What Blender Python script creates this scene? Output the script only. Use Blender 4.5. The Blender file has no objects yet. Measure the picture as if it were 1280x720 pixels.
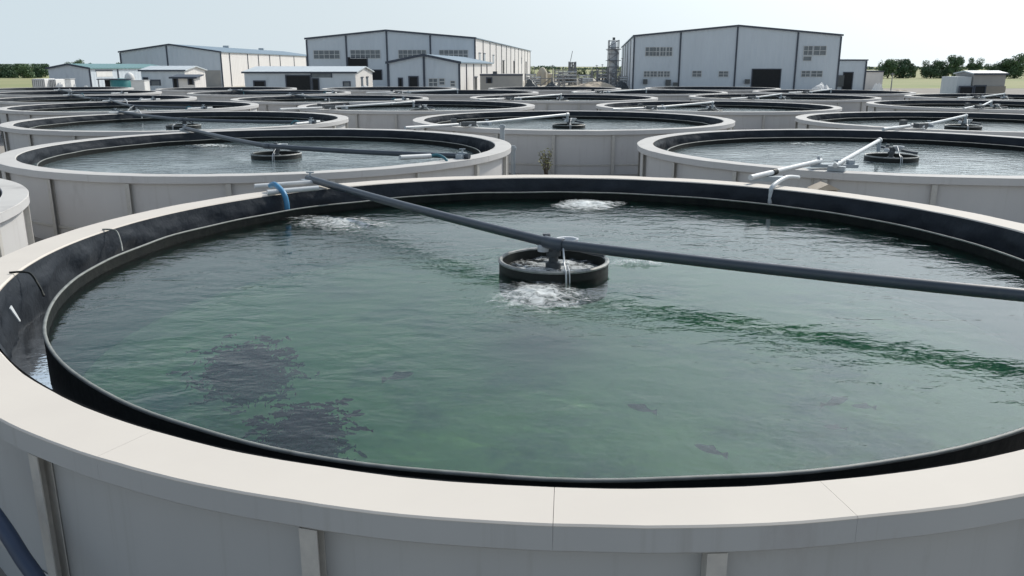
import bpy, bmesh, math, random
from mathutils import Vector, Matrix, noise
R = math.radians
PI = math.pi
rnd = random.Random(7)
scene = bpy.context.scene
col = scene.collection

# ------------------------------------------------------------------ camera
F, PITCH, EYE = 1030.0, 0.263, 3.6
cam_d = bpy.data.cameras.new('camera')
cam = bpy.data.objects.new('camera', cam_d)
col.objects.link(cam)
cam.location = (0, 0, EYE)
cam.rotation_euler = (PI/2 - PITCH, 0, 0)
cam_d.sensor_width = 36
cam_d.lens = 36*F/1280
cam_d.clip_start = 0.1
cam_d.clip_end = 8000
scene.camera = cam

def ray(px, py):
    u, v = px-640, 360-py
    c, s = math.cos(PITCH), math.sin(PITCH)
    return Vector((u, F*c+v*s, -F*s+v*c))
def at_z(px, py, z):
    d = ray(px, py); t = (z-EYE)/d.z
    return Vector((d.x*t, d.y*t, z))
def at_y(px, py, Y):
    d = ray(px, py); t = Y/d.y
    return Vector((d.x*t, Y, EYE+d.z*t))

# ------------------------------------------------------------------ materials
MATS = {}
def nn(nt, t, **kw):
    n = nt.nodes.new(t)
    for k, v in kw.items():
        if k in n.inputs: n.inputs[k].default_value = v
        else: setattr(n, k, v)
    return n
def mat(name, c1, c2=None, scale=3.0, rough=0.7, metal=0.0, bump=0.0, bscale=40.0, spec=0.5, rot=None,
        stain=None, stain_scale=1.2, stain_pos=0.62, stretch=(1, 1, 1), coord='Object', drips=None):
    m = bpy.data.materials.new(name); m.use_nodes = True
    nt = m.node_tree; nt.nodes.clear()
    out = nn(nt, 'ShaderNodeOutputMaterial')
    p = nn(nt, 'ShaderNodeBsdfPrincipled', Roughness=rough, Metallic=metal)
    p.inputs['Specular IOR Level'].default_value = spec
    nt.links.new(p.outputs[0], out.inputs[0])
    if coord == 'World':
        g = nn(nt, 'ShaderNodeNewGeometry'); co = g.outputs['Position']
    else:
        tc = nn(nt, 'ShaderNodeTexCoord'); co = tc.outputs['Object']
    mp = nn(nt, 'ShaderNodeMapping'); mp.inputs['Scale'].default_value = stretch
    nt.links.new(co, mp.inputs[0]); co = mp.outputs[0]
    c2 = c2 or tuple(x*0.86 for x in c1)
    no = nn(nt, 'ShaderNodeTexNoise', Scale=scale, Detail=6.0, Roughness=0.6)
    nt.links.new(co, no.inputs['Vector'])
    rp = nn(nt, 'ShaderNodeValToRGB')
    rp.color_ramp.elements[0].position = 0.3; rp.color_ramp.elements[1].position = 0.7
    rp.color_ramp.elements[0].color = (*c1, 1); rp.color_ramp.elements[1].color = (*c2, 1)
    nt.links.new(no.outputs[0], rp.inputs[0])
    cs = rp.outputs[0]
    if stain:
        n2 = nn(nt, 'ShaderNodeTexNoise', Scale=stain_scale, Detail=8.0, Roughness=0.7)
        nt.links.new(co, n2.inputs['Vector'])
        r2 = nn(nt, 'ShaderNodeMapRange'); r2.inputs[1].default_value = stain_pos; r2.inputs[2].default_value = stain_pos+0.14
        nt.links.new(n2.outputs[0], r2.inputs[0])
        mx = nn(nt, 'ShaderNodeMix', data_type='RGBA')
        nt.links.new(r2.outputs[0], mx.inputs[0]); nt.links.new(cs, mx.inputs[6]); mx.inputs[7].default_value = (*stain, 1)
        cs = mx.outputs[2]
    if drips:      # thin runs of dirty water down the sheet, broken up by a large patch noise
        md = nn(nt, 'ShaderNodeMapping'); md.inputs['Scale'].default_value = (9, 9, .35); nt.links.new(mp.inputs[0].links[0].from_socket, md.inputs[0])
        nd = nn(nt, 'ShaderNodeTexNoise', Scale=1.0, Detail=5.0, Roughness=.65); nt.links.new(md.outputs[0], nd.inputs['Vector'])
        rd = nn(nt, 'ShaderNodeMapRange'); rd.inputs[1].default_value = .56; rd.inputs[2].default_value = .74; rd.inputs[4].default_value = .32; nt.links.new(nd.outputs[0], rd.inputs[0])
        mx = nn(nt, 'ShaderNodeMix', data_type='RGBA'); nt.links.new(rd.outputs[0], mx.inputs[0]); nt.links.new(cs, mx.inputs[6]); mx.inputs[7].default_value = (*drips, 1)
        cs = mx.outputs[2]
    nt.links.new(cs, p.inputs['Base Color'])
    if bump:
        n3 = nn(nt, 'ShaderNodeTexNoise', Scale=bscale, Detail=4.0)
        nt.links.new(co, n3.inputs['Vector'])
        b = nn(nt, 'ShaderNodeBump', Strength=bump, Distance=0.02)
        nt.links.new(n3.outputs[0], b.inputs['Height']); nt.links.new(b.outputs[0], p.inputs['Normal'])
    MATS[name] = m
    return m

def panel_mat(name, c, pitch=0.9):
    """painted sheet cladding with fine vertical ribs, ribs run along local z"""
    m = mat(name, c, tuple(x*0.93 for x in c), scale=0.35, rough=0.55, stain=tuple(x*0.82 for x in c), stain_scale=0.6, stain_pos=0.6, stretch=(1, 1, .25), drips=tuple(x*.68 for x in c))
    nt = m.node_tree; p = [n for n in nt.nodes if n.type == 'BSDF_PRINCIPLED'][0]
    tc = nn(nt, 'ShaderNodeTexCoord'); sx = nn(nt, 'ShaderNodeSeparateXYZ'); nt.links.new(tc.outputs['Object'], sx.inputs[0])
    ad = nn(nt, 'ShaderNodeMath', operation='ADD'); nt.links.new(sx.outputs[0], ad.inputs[0]); nt.links.new(sx.outputs[1], ad.inputs[1])
    ml = nn(nt, 'ShaderNodeMath', operation='MULTIPLY'); ml.inputs[1].default_value = 2*PI/pitch; nt.links.new(ad.outputs[0], ml.inputs[0])
    si = nn(nt, 'ShaderNodeMath', operation='SINE'); nt.links.new(ml.outputs[0], si.inputs[0])
    b = nn(nt, 'ShaderNodeBump', Strength=0.5, Distance=0.03); nt.links.new(si.outputs[0], b.inputs['Height']); nt.links.new(b.outputs[0], p.inputs['Normal'])
    return m

M_rim = mat('rim_foam', (.58, .54, .485), (.55, .51, .46), scale=1.2, rough=.85, stain=(.51, .485, .445), stain_scale=.6, stain_pos=.64, coord='World')
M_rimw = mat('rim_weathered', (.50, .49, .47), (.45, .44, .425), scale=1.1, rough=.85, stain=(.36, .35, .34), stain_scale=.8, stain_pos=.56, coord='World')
M_wall = mat('tank_sheet', (.42, .43, .43), (.38, .39, .395), scale=.7, rough=.6, stain=(.34, .335, .335), stain_scale=.9, stain_pos=.6, coord='World', stretch=(1, 1, .35), spec=.4, drips=(.27, .26, .24))
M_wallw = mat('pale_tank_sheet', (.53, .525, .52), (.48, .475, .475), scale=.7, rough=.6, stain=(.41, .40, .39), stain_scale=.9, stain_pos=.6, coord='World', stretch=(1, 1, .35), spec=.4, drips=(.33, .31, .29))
M_post = mat('galvanised', (.50, .485, .45), (.42, .41, .39), scale=14, rough=.6, coord='World', stain=(.40, .35, .28), stain_scale=5)
M_liner = mat('liner', (.020, .025, .033), (.034, .040, .048), scale=2, rough=.6, bump=1.0, bscale=4.5, coord='World', spec=.10)
for n_ in M_liner.node_tree.nodes:
    if n_.type == 'BUMP': n_.inputs['Distance'].default_value = .035
M_ring = mat('ring_sheet', (.008, .010, .011), (.016, .018, .017), scale=5, rough=.6, spec=.08, bump=.3, bscale=14, coord='World')
M_ringtop = mat('ring_top', (.22, .23, .22), (.12, .13, .12), scale=7, rough=.6, coord='World')
M_floor = mat('tank_floor', (.40, .54, .20), (.22, .36, .15), scale=1.1, rough=.9, stain=(.06, .10, .10), stain_scale=.45, stain_pos=.50, coord='World')
M_dpipe = mat('dark_pipe', (.062, .075, .092), (.050, .060, .073), scale=5, rough=.38, coord='World', stain=(.10, .11, .12), stain_scale=3, stain_pos=.62)
M_wpipe = mat('white_pvc', (.54, .56, .57), (.46, .48, .49), scale=5, rough=.4, coord='World', stain=(.42, .41, .38), stain_scale=4)
M_gpipe = mat('grey_pvc', (.34, .38, .41), (.28, .32, .35), scale=6, rough=.45, coord='World')
M_teal = mat('teal_hose', (.03, .16, .20), (.03, .12, .16), scale=9, rough=.5, coord='World')
M_blue = mat('blue_hose', (.05, .22, .40), (.04, .17, .32), scale=9, rough=.45, coord='World')
M_navy = mat('navy_hose', (.035, .055, .10), (.03, .045, .08), scale=4, rough=.5, coord='World')
M_black = mat('black_plastic', (.009, .011, .010), (.016, .019, .017), scale=7, rough=.5, coord='World', bump=.2, bscale=9, spec=.2)
M_lip = mat('drum_lip', (.30, .31, .30), (.10, .11, .105), scale=8, rough=.5, coord='World')
M_metal = mat('pump_metal', (.06, .07, .08), (.10, .11, .115), scale=12, rough=.45, metal=.3, coord='World')
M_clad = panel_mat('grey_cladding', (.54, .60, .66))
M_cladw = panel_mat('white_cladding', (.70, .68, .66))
M_roof = panel_mat('blue_roof', (.17, .24, .30))
M_roofl = panel_mat('pale_roof', (.50, .55, .58))
M_roofteal = panel_mat('teal_roof', (.12, .24, .25))
M_trim = mat('navy_trim', (.035, .05, .075), (.05, .06, .085), rough=.5)
M_glass = mat('window_glass', (.10, .12, .14), (.17, .20, .22), scale=.9, rough=.15)
M_frame = mat('window_frame', (.55, .57, .58), rough=.5)
M_dark = mat('dark_opening', (.008, .01, .012), (.015, .017, .02), rough=.8)
M_conc = mat('concrete', (.30, .30, .295), (.36, .355, .34), scale=.8, rough=.9, stain=(.20, .20, .20), stain_scale=.7)
M_ground = mat('dirt', (.20, .185, .165), (.30, .275, .24), scale=.25, rough=.95, bump=.4, bscale=4, coord='World', stain=(.13, .125, .115), stain_scale=.12, stain_pos=.55)
M_yard = mat('yard', (.45, .42, .36), (.34, .31, .26), scale=.12, rough=.95, coord='World')
M_field = mat('field', (.22, .24, .11), (.30, .285, .14), scale=.05, rough=.95, coord='World', stain=(.19, .23, .09), stain_scale=.02, stain_pos=.5)
M_sand = mat('sand', (.50, .43, .34), (.42, .36, .28), scale=.8, rough=.95)
M_steel = mat('steel_frame', (.28, .29, .30), (.19, .19, .20), scale=2, rough=.6)
M_pale = mat('pale_vessel', (.66, .68, .70), (.54, .56, .58), scale=1, rough=.6, stain=(.42, .38, .35), stain_scale=1)
M_tan = mat('tan_paint', (.55, .50, .40), (.46, .42, .34), scale=1, rough=.7)
M_whitep = mat('white_paint', (.74, .74, .73), (.64, .64, .63), scale=1, rough=.7)
M_tealt = mat('teal_tank_paint', (.03, .20, .21), (.03, .16, .17), scale=1, rough=.5)
M_wood = mat('pale_board', (.48, .42, .34), (.40, .34, .27), scale=5, rough=.8)
M_bark = mat('bark', (.08, .06, .045), (.05, .04, .03), scale=6, rough=.9)
M_leaf = mat('leaf', (.085, .145, .075), (.12, .185, .09), scale=.5, rough=.7, spec=.3, coord='World', stain=(.065, .115, .065), stain_scale=.35, stain_pos=.5)
M_leafd = mat('leaf_dark', (.060, .11, .065), (.085, .14, .075), scale=.5, rough=.7, spec=.3, coord='World')
M_weed = mat('weed', (.10, .12, .04), (.20, .19, .07), scale=6, rough=.8)
M_fish = mat('fish_skin', (.002, .014, .028), (.004, .020, .036), scale=8, rough=.9, spec=.1)

def water_mat(name, deep, k=None):
    m = bpy.data.materials.new(name); m.use_nodes = True; nt = m.node_tree; nt.nodes.clear(); L = nt.links.new
    out = nn(nt, 'ShaderNodeOutputMaterial')
    g = nn(nt, 'ShaderNodeNewGeometry')
    mp = nn(nt, 'ShaderNodeMapping'); mp.inputs['Scale'].default_value = (1, 1.5, 1); mp.inputs['Rotation'].default_value = (0, 0, R(-12))
    L(g.outputs['Position'], mp.inputs[0])
    n1 = nn(nt, 'ShaderNodeTexNoise', Scale=2.4, Detail=3.0, Roughness=.5, Distortion=.3)
    n2 = nn(nt, 'ShaderNodeTexNoise', Scale=14., Detail=2.0, Roughness=.5)
    n4 = nn(nt, 'ShaderNodeTexNoise', Scale=.6, Detail=2.0)          # gusts: patches of calm and ruffled water
    L(mp.outputs[0], n1.inputs['Vector']); L(mp.outputs[0], n2.inputs['Vector']); L(g.outputs['Position'], n4.inputs['Vector'])
    gm = nn(nt, 'ShaderNodeMapRange'); gm.inputs[1].default_value = .35; gm.inputs[2].default_value = .65; gm.inputs[3].default_value = .35; gm.inputs[4].default_value = 1.35; L(n4.outputs[0], gm.inputs[0])
    k = k or (1.0 if deep else 1.7)
    b1 = nn(nt, 'ShaderNodeBump', Distance=.019*k); L(n1.outputs[0], b1.inputs['Height']); L(gm.outputs[0], b1.inputs['Strength'])
    b2 = nn(nt, 'ShaderNodeBump', Distance=.0030*k); L(n2.outputs[0], b2.inputs['Height']); L(gm.outputs[0], b2.inputs['Strength']); L(b1.outputs[0], b2.inputs['Normal'])
    nb = b2.outputs[0]
    if deep: body = nn(nt, 'ShaderNodeBsdfTransparent', Color=(1, 1, 1, 1))
    else:
        n3 = nn(nt, 'ShaderNodeTexNoise', Scale=.55, Detail=5.0, Roughness=.6, Distortion=.6); L(g.outputs['Position'], n3.inputs['Vector'])
        rp = nn(nt, 'ShaderNodeValToRGB'); e = rp.color_ramp.elements
        e[0].position = .33; e[0].color = (.07, .095, .105, 1); e[1].position = .66; e[1].color = (.10, .135, .14, 1)
        L(n3.outputs[0], rp.inputs[0])
        body = nn(nt, 'ShaderNodeBsdfDiffuse'); L(rp.outputs[0], body.inputs[0])
    gl = nn(nt, 'ShaderNodeBsdfGlossy', Roughness=.05 if deep else .09); gl.inputs['Color'].default_value = (1, 1, 1, 1); L(nb, gl.inputs['Normal'])
    fr = nn(nt, 'ShaderNodeFresnel', IOR=1.42 if deep else 1.36); L(nb, fr.inputs['Normal'])
    mx = nn(nt, 'ShaderNodeMixShader'); L(fr.outputs[0], mx.inputs[0]); L(body.outputs[0], mx.inputs[1]); L(gl.outputs[0], mx.inputs[2])
    L(mx.outputs[0], out.inputs[0])
    if deep:      # murky green water body
        va = nn(nt, 'ShaderNodeVolumeAbsorption', Density=.40, Color=(.10, .86, .52, 1)); vs_ = nn(nt, 'ShaderNodeVolumeScatter', Density=.36, Color=(.12, .60, .43, 1))
        ad = nn(nt, 'ShaderNodeAddShader'); L(va.outputs[0], ad.inputs[0]); L(vs_.outputs[0], ad.inputs[1]); L(ad.outputs[0], out.inputs[1])
    return m
M_water = water_mat('water', False)
M_waterd = water_mat('murky_water', True)
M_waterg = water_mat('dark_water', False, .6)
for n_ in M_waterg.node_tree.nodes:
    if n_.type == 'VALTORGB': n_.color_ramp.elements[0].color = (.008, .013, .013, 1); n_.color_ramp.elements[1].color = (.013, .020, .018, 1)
    if n_.type == 'BSDF_GLOSSY': n_.inputs['Roughness'].default_value = .05

def foam_mat():
    """white froth, thick in the middle of each patch and broken into threads towards its edge (object space -1..1)"""
    m = bpy.data.materials.new('foam'); m.use_nodes = True; nt = m.node_tree; nt.nodes.clear(); L = nt.links.new
    out = nn(nt, 'ShaderNodeOutputMaterial')
    tc = nn(nt, 'ShaderNodeTexCoord'); g = nn(nt, 'ShaderNodeNewGeometry')
    at = nn(nt, 'ShaderNodeAttribute', attribute_name='froth')
    n = nn(nt, 'ShaderNodeTexNoise', Scale=8., Detail=8.0, Roughness=.7, Distortion=.8); L(g.outputs['Position'], n.inputs['Vector'])
    a = nn(nt, 'ShaderNodeMath', operation='ADD'); L(n.outputs[0], a.inputs[0]); L(at.outputs['Fac'], a.inputs[1])
    r = nn(nt, 'ShaderNodeMapRange'); r.inputs[1].default_value = .84; r.inputs[2].default_value = 1.20; r.inputs[4].default_value = .9; L(a.outputs[0], r.inputs[0])
    p = nn(nt, 'ShaderNodeBsdfDiffuse', Color=(.72, .75, .75, 1))
    t = nn(nt, 'ShaderNodeBsdfTransparent')
    mx = nn(nt, 'ShaderNodeMixShader'); L(r.outputs[0], mx.inputs[0]); L(t.outputs[0], mx.inputs[1]); L(p.outputs[0], mx.inputs[2])
    L(mx.outputs[0], out.inputs[0])
    return m
M_foam = foam_mat()

# ------------------------------------------------------------------ mesh helpers
class MB:
    def __init__(s): s.v = []; s.f = []
    def add(s, vs, fs):
        o = len(s.v); s.v += [tuple(v) for v in vs]; s.f += [tuple(i+o for i in f) for f in fs]; return s
    def box(s, c, size, rz=0, m=None):
        x, y, z = (k/2 for k in size); M = m or (Matrix.Translation(c) @ Matrix.Rotation(rz, 4, 'Z'))
        vs = [M @ Vector(p) for p in ((-x,-y,-z),(x,-y,-z),(x,y,-z),(-x,y,-z),(-x,-y,z),(x,-y,z),(x,y,z),(-x,y,z))]
        return s.add(vs, [(0,3,2,1),(4,5,6,7),(0,1,5,4),(1,2,6,5),(2,3,7,6),(3,0,4,7)])
    def tube(s, pts, r, n=12, caps=True):
        pts = [Vector(p) for p in pts]; k = len(pts)
        rs = r if isinstance(r, (list, tuple)) else [r]*k
        vs = []; up = None
        for i, p in enumerate(pts):
            d = (pts[min(i+1, k-1)]-pts[max(i-1, 0)]).normalized()
            if up is None:
                up = Vector((0,0,1)) if abs(d.z) < .9 else Vector((1,0,0))
            a = d.cross(up).normalized(); b = a.cross(d).normalized(); up = b
            for j in range(n):
                t = 2*PI*j/n; vs.append(p + a*math.cos(t)*rs[i] + b*math.sin(t)*rs[i])
        fs = []
        for i in range(k-1):
            for j in range(n):
                fs.append((i*n+j, i*n+(j+1)%n, (i+1)*n+(j+1)%n, (i+1)*n+j))
        if caps:
            fs.append(tuple(reversed(range(n)))); fs.append(tuple((k-1)*n+j for j in range(n)))
        return s.add(vs, [tuple(reversed(f)) for f in fs])
    def lathe(s, prof, n=32, a0=0, a1=2*PI, c=(0,0,0), closed_prof=False, rf=None):
        full = abs(a1-a0-2*PI) < 1e-6; k = n if full else n+1; m = len(prof); vs = []
        for i in range(k):
            t = a0+(a1-a0)*i/n
            for (r, z) in prof:
                if rf: r, z = rf(r, z, t)
                vs.append((c[0]+r*math.cos(t), c[1]+r*math.sin(t), c[2]+z))
        fs = []
        for i in range(n):
            i2 = (i+1) % k
            for j in range(m if closed_prof else m-1):
                j2 = (j+1) % m
                fs.append((i*m+j, i2*m+j, i2*m+j2, i*m+j2))
        if closed_prof and not full:
            fs.append(tuple(range(m))); fs.append(tuple(reversed([n*m+j for j in range(m)])))
        return s.add(vs, fs)
    def disc(s, r, z, n=48, c=(0,0)):
        return s.add([(c[0]+r*math.cos(2*PI*i/n), c[1]+r*math.sin(2*PI*i/n), z) for i in range(n)], [tuple(range(n))])
    def mesh(s, name, m, smooth=None):
        me = bpy.data.meshes.new(name); me.from_pydata(s.v, [], s.f); me.materials.append(m)
        bm = bmesh.new(); bm.from_mesh(me); bmesh.ops.recalc_face_normals(bm, faces=bm.faces); bm.to_mesh(me); bm.free()
        if smooth is not None:
            me.polygons.foreach_set('use_smooth', [True]*len(me.polygons)); me.set_sharp_from_angle(angle=R(smooth))
        me.update(); return me
    def build(s, name, m, parent=None, smooth=None, loc=None, rz=0):
        o = bpy.data.objects.new(name, s.mesh(name, m, smooth)); col.objects.link(o)
        if parent: o.parent = parent
        if loc is not None: o.location = loc
        if rz: o.rotation_euler.z = rz
        return o
def tag(o, label=None, cat=None, group=None, kind=None):
    if label: o['label'] = label
    if cat: o['category'] = cat
    if group: o['group'] = group
    if kind: o['kind'] = kind
    return o
def empty(name, loc=(0,0,0), rz=0):
    o = bpy.data.objects.new(name, None); col.objects.link(o); o.location = loc; o.rotation_euler.z = rz
    o.empty_display_size = .2
    return o
KIDS = {}
def copy_tree(o, parent=None):
    c = o.copy(); col.objects.link(c)
    if parent: c.parent = parent
    for ch in list(o.children): copy_tree(ch, c)
    return c
def bez(pts, n=8):
    """smooth polyline through points (Catmull-Rom)"""
    P = [Vector(p) for p in pts]; out = []
    for i in range(len(P)-1):
        p0, p1, p2, p3 = P[max(i-1,0)], P[i], P[i+1], P[min(i+2,len(P)-1)]
        for k in range(n):
            t = k/n
            out.append(.5*((2*p1)+(p2-p0)*t+(2*p0-5*p1+4*p2-p3)*t*t+(3*p1-p0-3*p2+p3)*t**3))
    out.append(P[-1]); return out

# ------------------------------------------------------------------ setting: ground
def ground_sheet(name, x0, x1, y0, y1, z, m, nx=2, ny=2, amp=0, kind='structure'):
    b = MB(); vs = []; fs = []
    for j in range(ny+1):
        for i in range(nx+1):
            x = x0+(x1-x0)*i/nx; y = y0+(y1-y0)*j/ny
            vs.append((x, y, z+(amp*noise.noise(Vector((x*.05, y*.05, 0))) if amp else 0)))
    for j in range(ny):
        for i in range(nx):
            a = j*(nx+1)+i; fs.append((a, a+1, a+nx+2, a+nx+1))
    b.add(vs, fs); return tag(b.build(name, m), kind=kind)
ground_sheet('ground', -5000, 5000, -300, 7000, 0, M_ground)
ground_sheet('field', -2500, 2500, 142, 4000, .006, M_field)
ground_sheet('yard', -62, 56, 90, 260, .014, M_yard)

# ------------------------------------------------------------------ tanks
RI, RO, ZR, RH, ZW, RR = 6.08, 6.53, 1.5, .155, 1.15, 5.67
POST0 = R(-87)
def make_tank():
    t = empty('fish_tank')
    MB().lathe([(6.42, 0), (6.42, 1.36), (6.39, 1.36), (6.39, 0)], 160, closed_prof=True).build('wall', M_wall, t, smooth=30)
    MB().lathe([(6.43, .30), (6.445, .31), (6.445, .36), (6.43, .37)], 160).build('hoop', M_post, t, smooth=30)
    # pale top slab in long pieces with hairline joints, grey sheet face under it
    cuts = [R(-94), R(-81), R(-50), R(-8), R(22), R(61), R(95), R(131), R(158), R(190), R(217), R(243), R(266)]
    b = MB(); fb = MB()
    def wob(r, z, th):
        w = noise.noise(Vector((math.cos(th)*9, math.sin(th)*9, 2))); w2 = noise.noise(Vector((math.cos(th)*34, math.sin(th)*34, r)))
        if r < RI+.05: r += .08*max(0, -math.sin(th))**4
        return r+.010*w+.003*w2, z+.006*noise.noise(Vector((math.cos(th)*12, math.sin(th)*12, 5+r)))
    for a0, a1 in zip(cuts, cuts[1:]):
        g = rnd.choice((.0001, .0002)); n = max(6, int((a1-a0)*46))
        b.lathe([(RI, ZR-.03), (RI, ZR-.016), (RI+.014, ZR), (RO-.010, ZR), (RO, ZR-.009), (RO, ZR-.012), (RI+.1, ZR-.03)], n, a0+g, a1-g, closed_prof=True, rf=wob)
        fb.lathe([(RI+.012, ZR-RH), (RI+.006, ZR-.031), (RI+.1, ZR-.031), (RO-.003, ZR-.0125), (RO-.003, ZR-RH+.012), (RO-.015, ZR-RH)], n, a0+g*.6, a1-g*.6, closed_prof=True, rf=wob)
    rim = b.build('rim', M_rim, t, smooth=40)
    fb.build('rim_face', M_wall, rim, smooth=40)
    def lf(r, z, th):
        k = min(1, max(0, (ZR-.03-z)/.15)); r += .08*max(0, -math.sin(th))**4
        return r - k*(.04+.05*noise.noise(Vector((math.cos(th)*7, math.sin(th)*7, z*3)))+.06*noise.noise(Vector((math.cos(th)*21, math.sin(th)*21, z*6)))), z
    zs = [ZR-.012, ZR-.06, ZR-.11, ZR-.17, ZR-.24, ZR-.31, ZR-.38, .9, .5, .2]
    lb = MB().lathe([(RI-.016, z) for z in zs], 300, rf=lf)
    lb.build('liner', M_liner, t, smooth=60)
    MB().disc(6.3, .2, 96).build('floor', M_floor, t)
    def rr(r, z, th): return r+.025*noise.noise(Vector((math.cos(th)*4, math.sin(th)*4, 9))), z+.012*noise.noise(Vector((math.cos(th)*6, math.sin(th)*6, 3)))
    rg = MB().lathe([(RR-.012, .2), (RR-.012, 1.272), (RR+.012, 1.272), (RR+.012, .2)], 160, rf=rr).build('inner_ring', M_ring, t, smooth=40)
    MB().lathe([(RR+.017*math.cos(q), 1.277+.013*math.sin(q)) for q in [2*PI*i/8 for i in range(8)]], 160, closed_prof=True, rf=rr).build('edging', M_ringtop, rg, smooth=60)
    # one C-channel post, copied round
    pm = None
    for k in range(20):
        a = POST0-2*PI*k/20
        if pm is None:
            p = MB(); h = 1.335
            p.box((.062, 0, h/2), (.008, .10, h)); p.box((.020, -.047, h/2), (.076, .006, h)); p.box((-.016, .0, h/2), (.006, .088, h))
            p.box((.020, .0, .006), (.09, .11, .010)); p.box((.015, 0, h+.008), (.075, .10, .008))
            po = p.build('post', M_post, t); pm = po
        else:
            po = pm.copy(); col.objects.link(po); po.parent = t
        po.location = (6.445*math.cos(a), 6.445*math.sin(a), 0); po.rotation_euler.z = a
    return t
proto = make_tank()
# (x, y) centres row by row, left to right
ROWS = [[(-14.0, 10.9), (.65, 10.0)],
        [(-6.55, 22.8), (9.98, 22.5)],
        [(-13.32, 34.25), (2.47, 34.68), (18.3, 33.83)],
        [(-20.74, 46.36), (-5.26, 47.1), (11.19, 46.44), (27.23, 48.0)],
        [(-28.3, 57.2), (-12.2, 57.2), (3.58, 59.06), (19.28, 60.38), (35.3, 60.6)],
        [(-36.1, 70.2), (-20.0, 70.2), (-4.3, 71.2), (11.6, 71.9), (27.3, 72.3)],
        [(-44, 82.6), (-27.7, 82.6), (-12, 83.2), (4.2, 83.6), (19.8, 84)]]
ORD = ['leftmost', 'second from left', 'third from left', 'fourth from left', 'rightmost']
RANK = ['', '', 'third', 'fourth', 'fifth', 'sixth', 'farthest']
def where(r, i):
    n = len(ROWS[r])
    o = 'rightmost' if i == n-1 else ORD[i]
    if r > 1: return f'{o} tank, {RANK[r]} row'
    if r == 0: return 'large nearest tank' if i == 1 else 'tank cut off at left edge'
    if r == 1: return 'left second-row tank' if i == 0 else 'right second-row tank'
TL = {(0, 1): 'largest, nearest round tank with white rim, green water and dark fish shoals in it',
      (0, 0): 'round white-rimmed tank mostly cut off at the left edge of the photo',
      (1, 0): 'round white-rimmed tank behind the nearest one on the left, dark pipe across',
      (1, 1): 'round white-rimmed tank behind the nearest one on the right, white pipe to its drum'}
TANK = {}
used = False
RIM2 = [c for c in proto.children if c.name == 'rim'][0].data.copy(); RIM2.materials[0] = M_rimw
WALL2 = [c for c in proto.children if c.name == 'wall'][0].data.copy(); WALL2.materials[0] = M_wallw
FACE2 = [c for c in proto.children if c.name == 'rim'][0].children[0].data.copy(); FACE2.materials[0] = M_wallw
for r, row in enumerate(ROWS):
    for i, (x, y) in enumerate(row):
        if (r, i) == (0, 1): t = proto
        elif r >= 5:      # far rows: posts and hoop are out of sight behind nearer tanks
            t = proto.copy(); col.objects.link(t)
            for ch in list(proto.children):
                if ch.name.split('.')[0] in ('wall', 'rim', 'liner'):
                    copy_tree(ch, t)
        else: t = copy_tree(proto)
        t.location = (x, y, 0)
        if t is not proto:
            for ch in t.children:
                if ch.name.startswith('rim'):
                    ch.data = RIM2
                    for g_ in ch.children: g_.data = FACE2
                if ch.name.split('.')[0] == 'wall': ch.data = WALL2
        rz = 0 if (r, i) == (0, 1) else rnd.uniform(0, 2*PI)
        if (r, i) == (1, 0): rz = R(5)
        t.rotation_euler.z = rz
        tag(t, TL.get((r, i), f'round white-rimmed fish tank, {where(r, i)} counted from the camera'.replace(' tank,', ' of') if r > 1 else None), 'fish tank', 'round fish tanks in staggered rows')
        TANK[r, i] = t
wm = MB().disc(RI-.02, 0, 128).mesh('water', M_water)
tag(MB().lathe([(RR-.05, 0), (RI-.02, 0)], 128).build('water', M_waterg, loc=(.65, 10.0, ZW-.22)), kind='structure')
wmd = MB().lathe([(0, .1-ZW), (RR, .1-ZW), (RR, 0), (0, 0)], 128).mesh('murky_water', M_waterd)
for (r, i), t in TANK.items():
    w = bpy.data.objects.new('water', wm if (r, i) != (0, 1) else wmd); col.objects.link(w); w.location = (t.location.x, t.location.y, ZW)
    tag(w, kind='structure')

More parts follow.
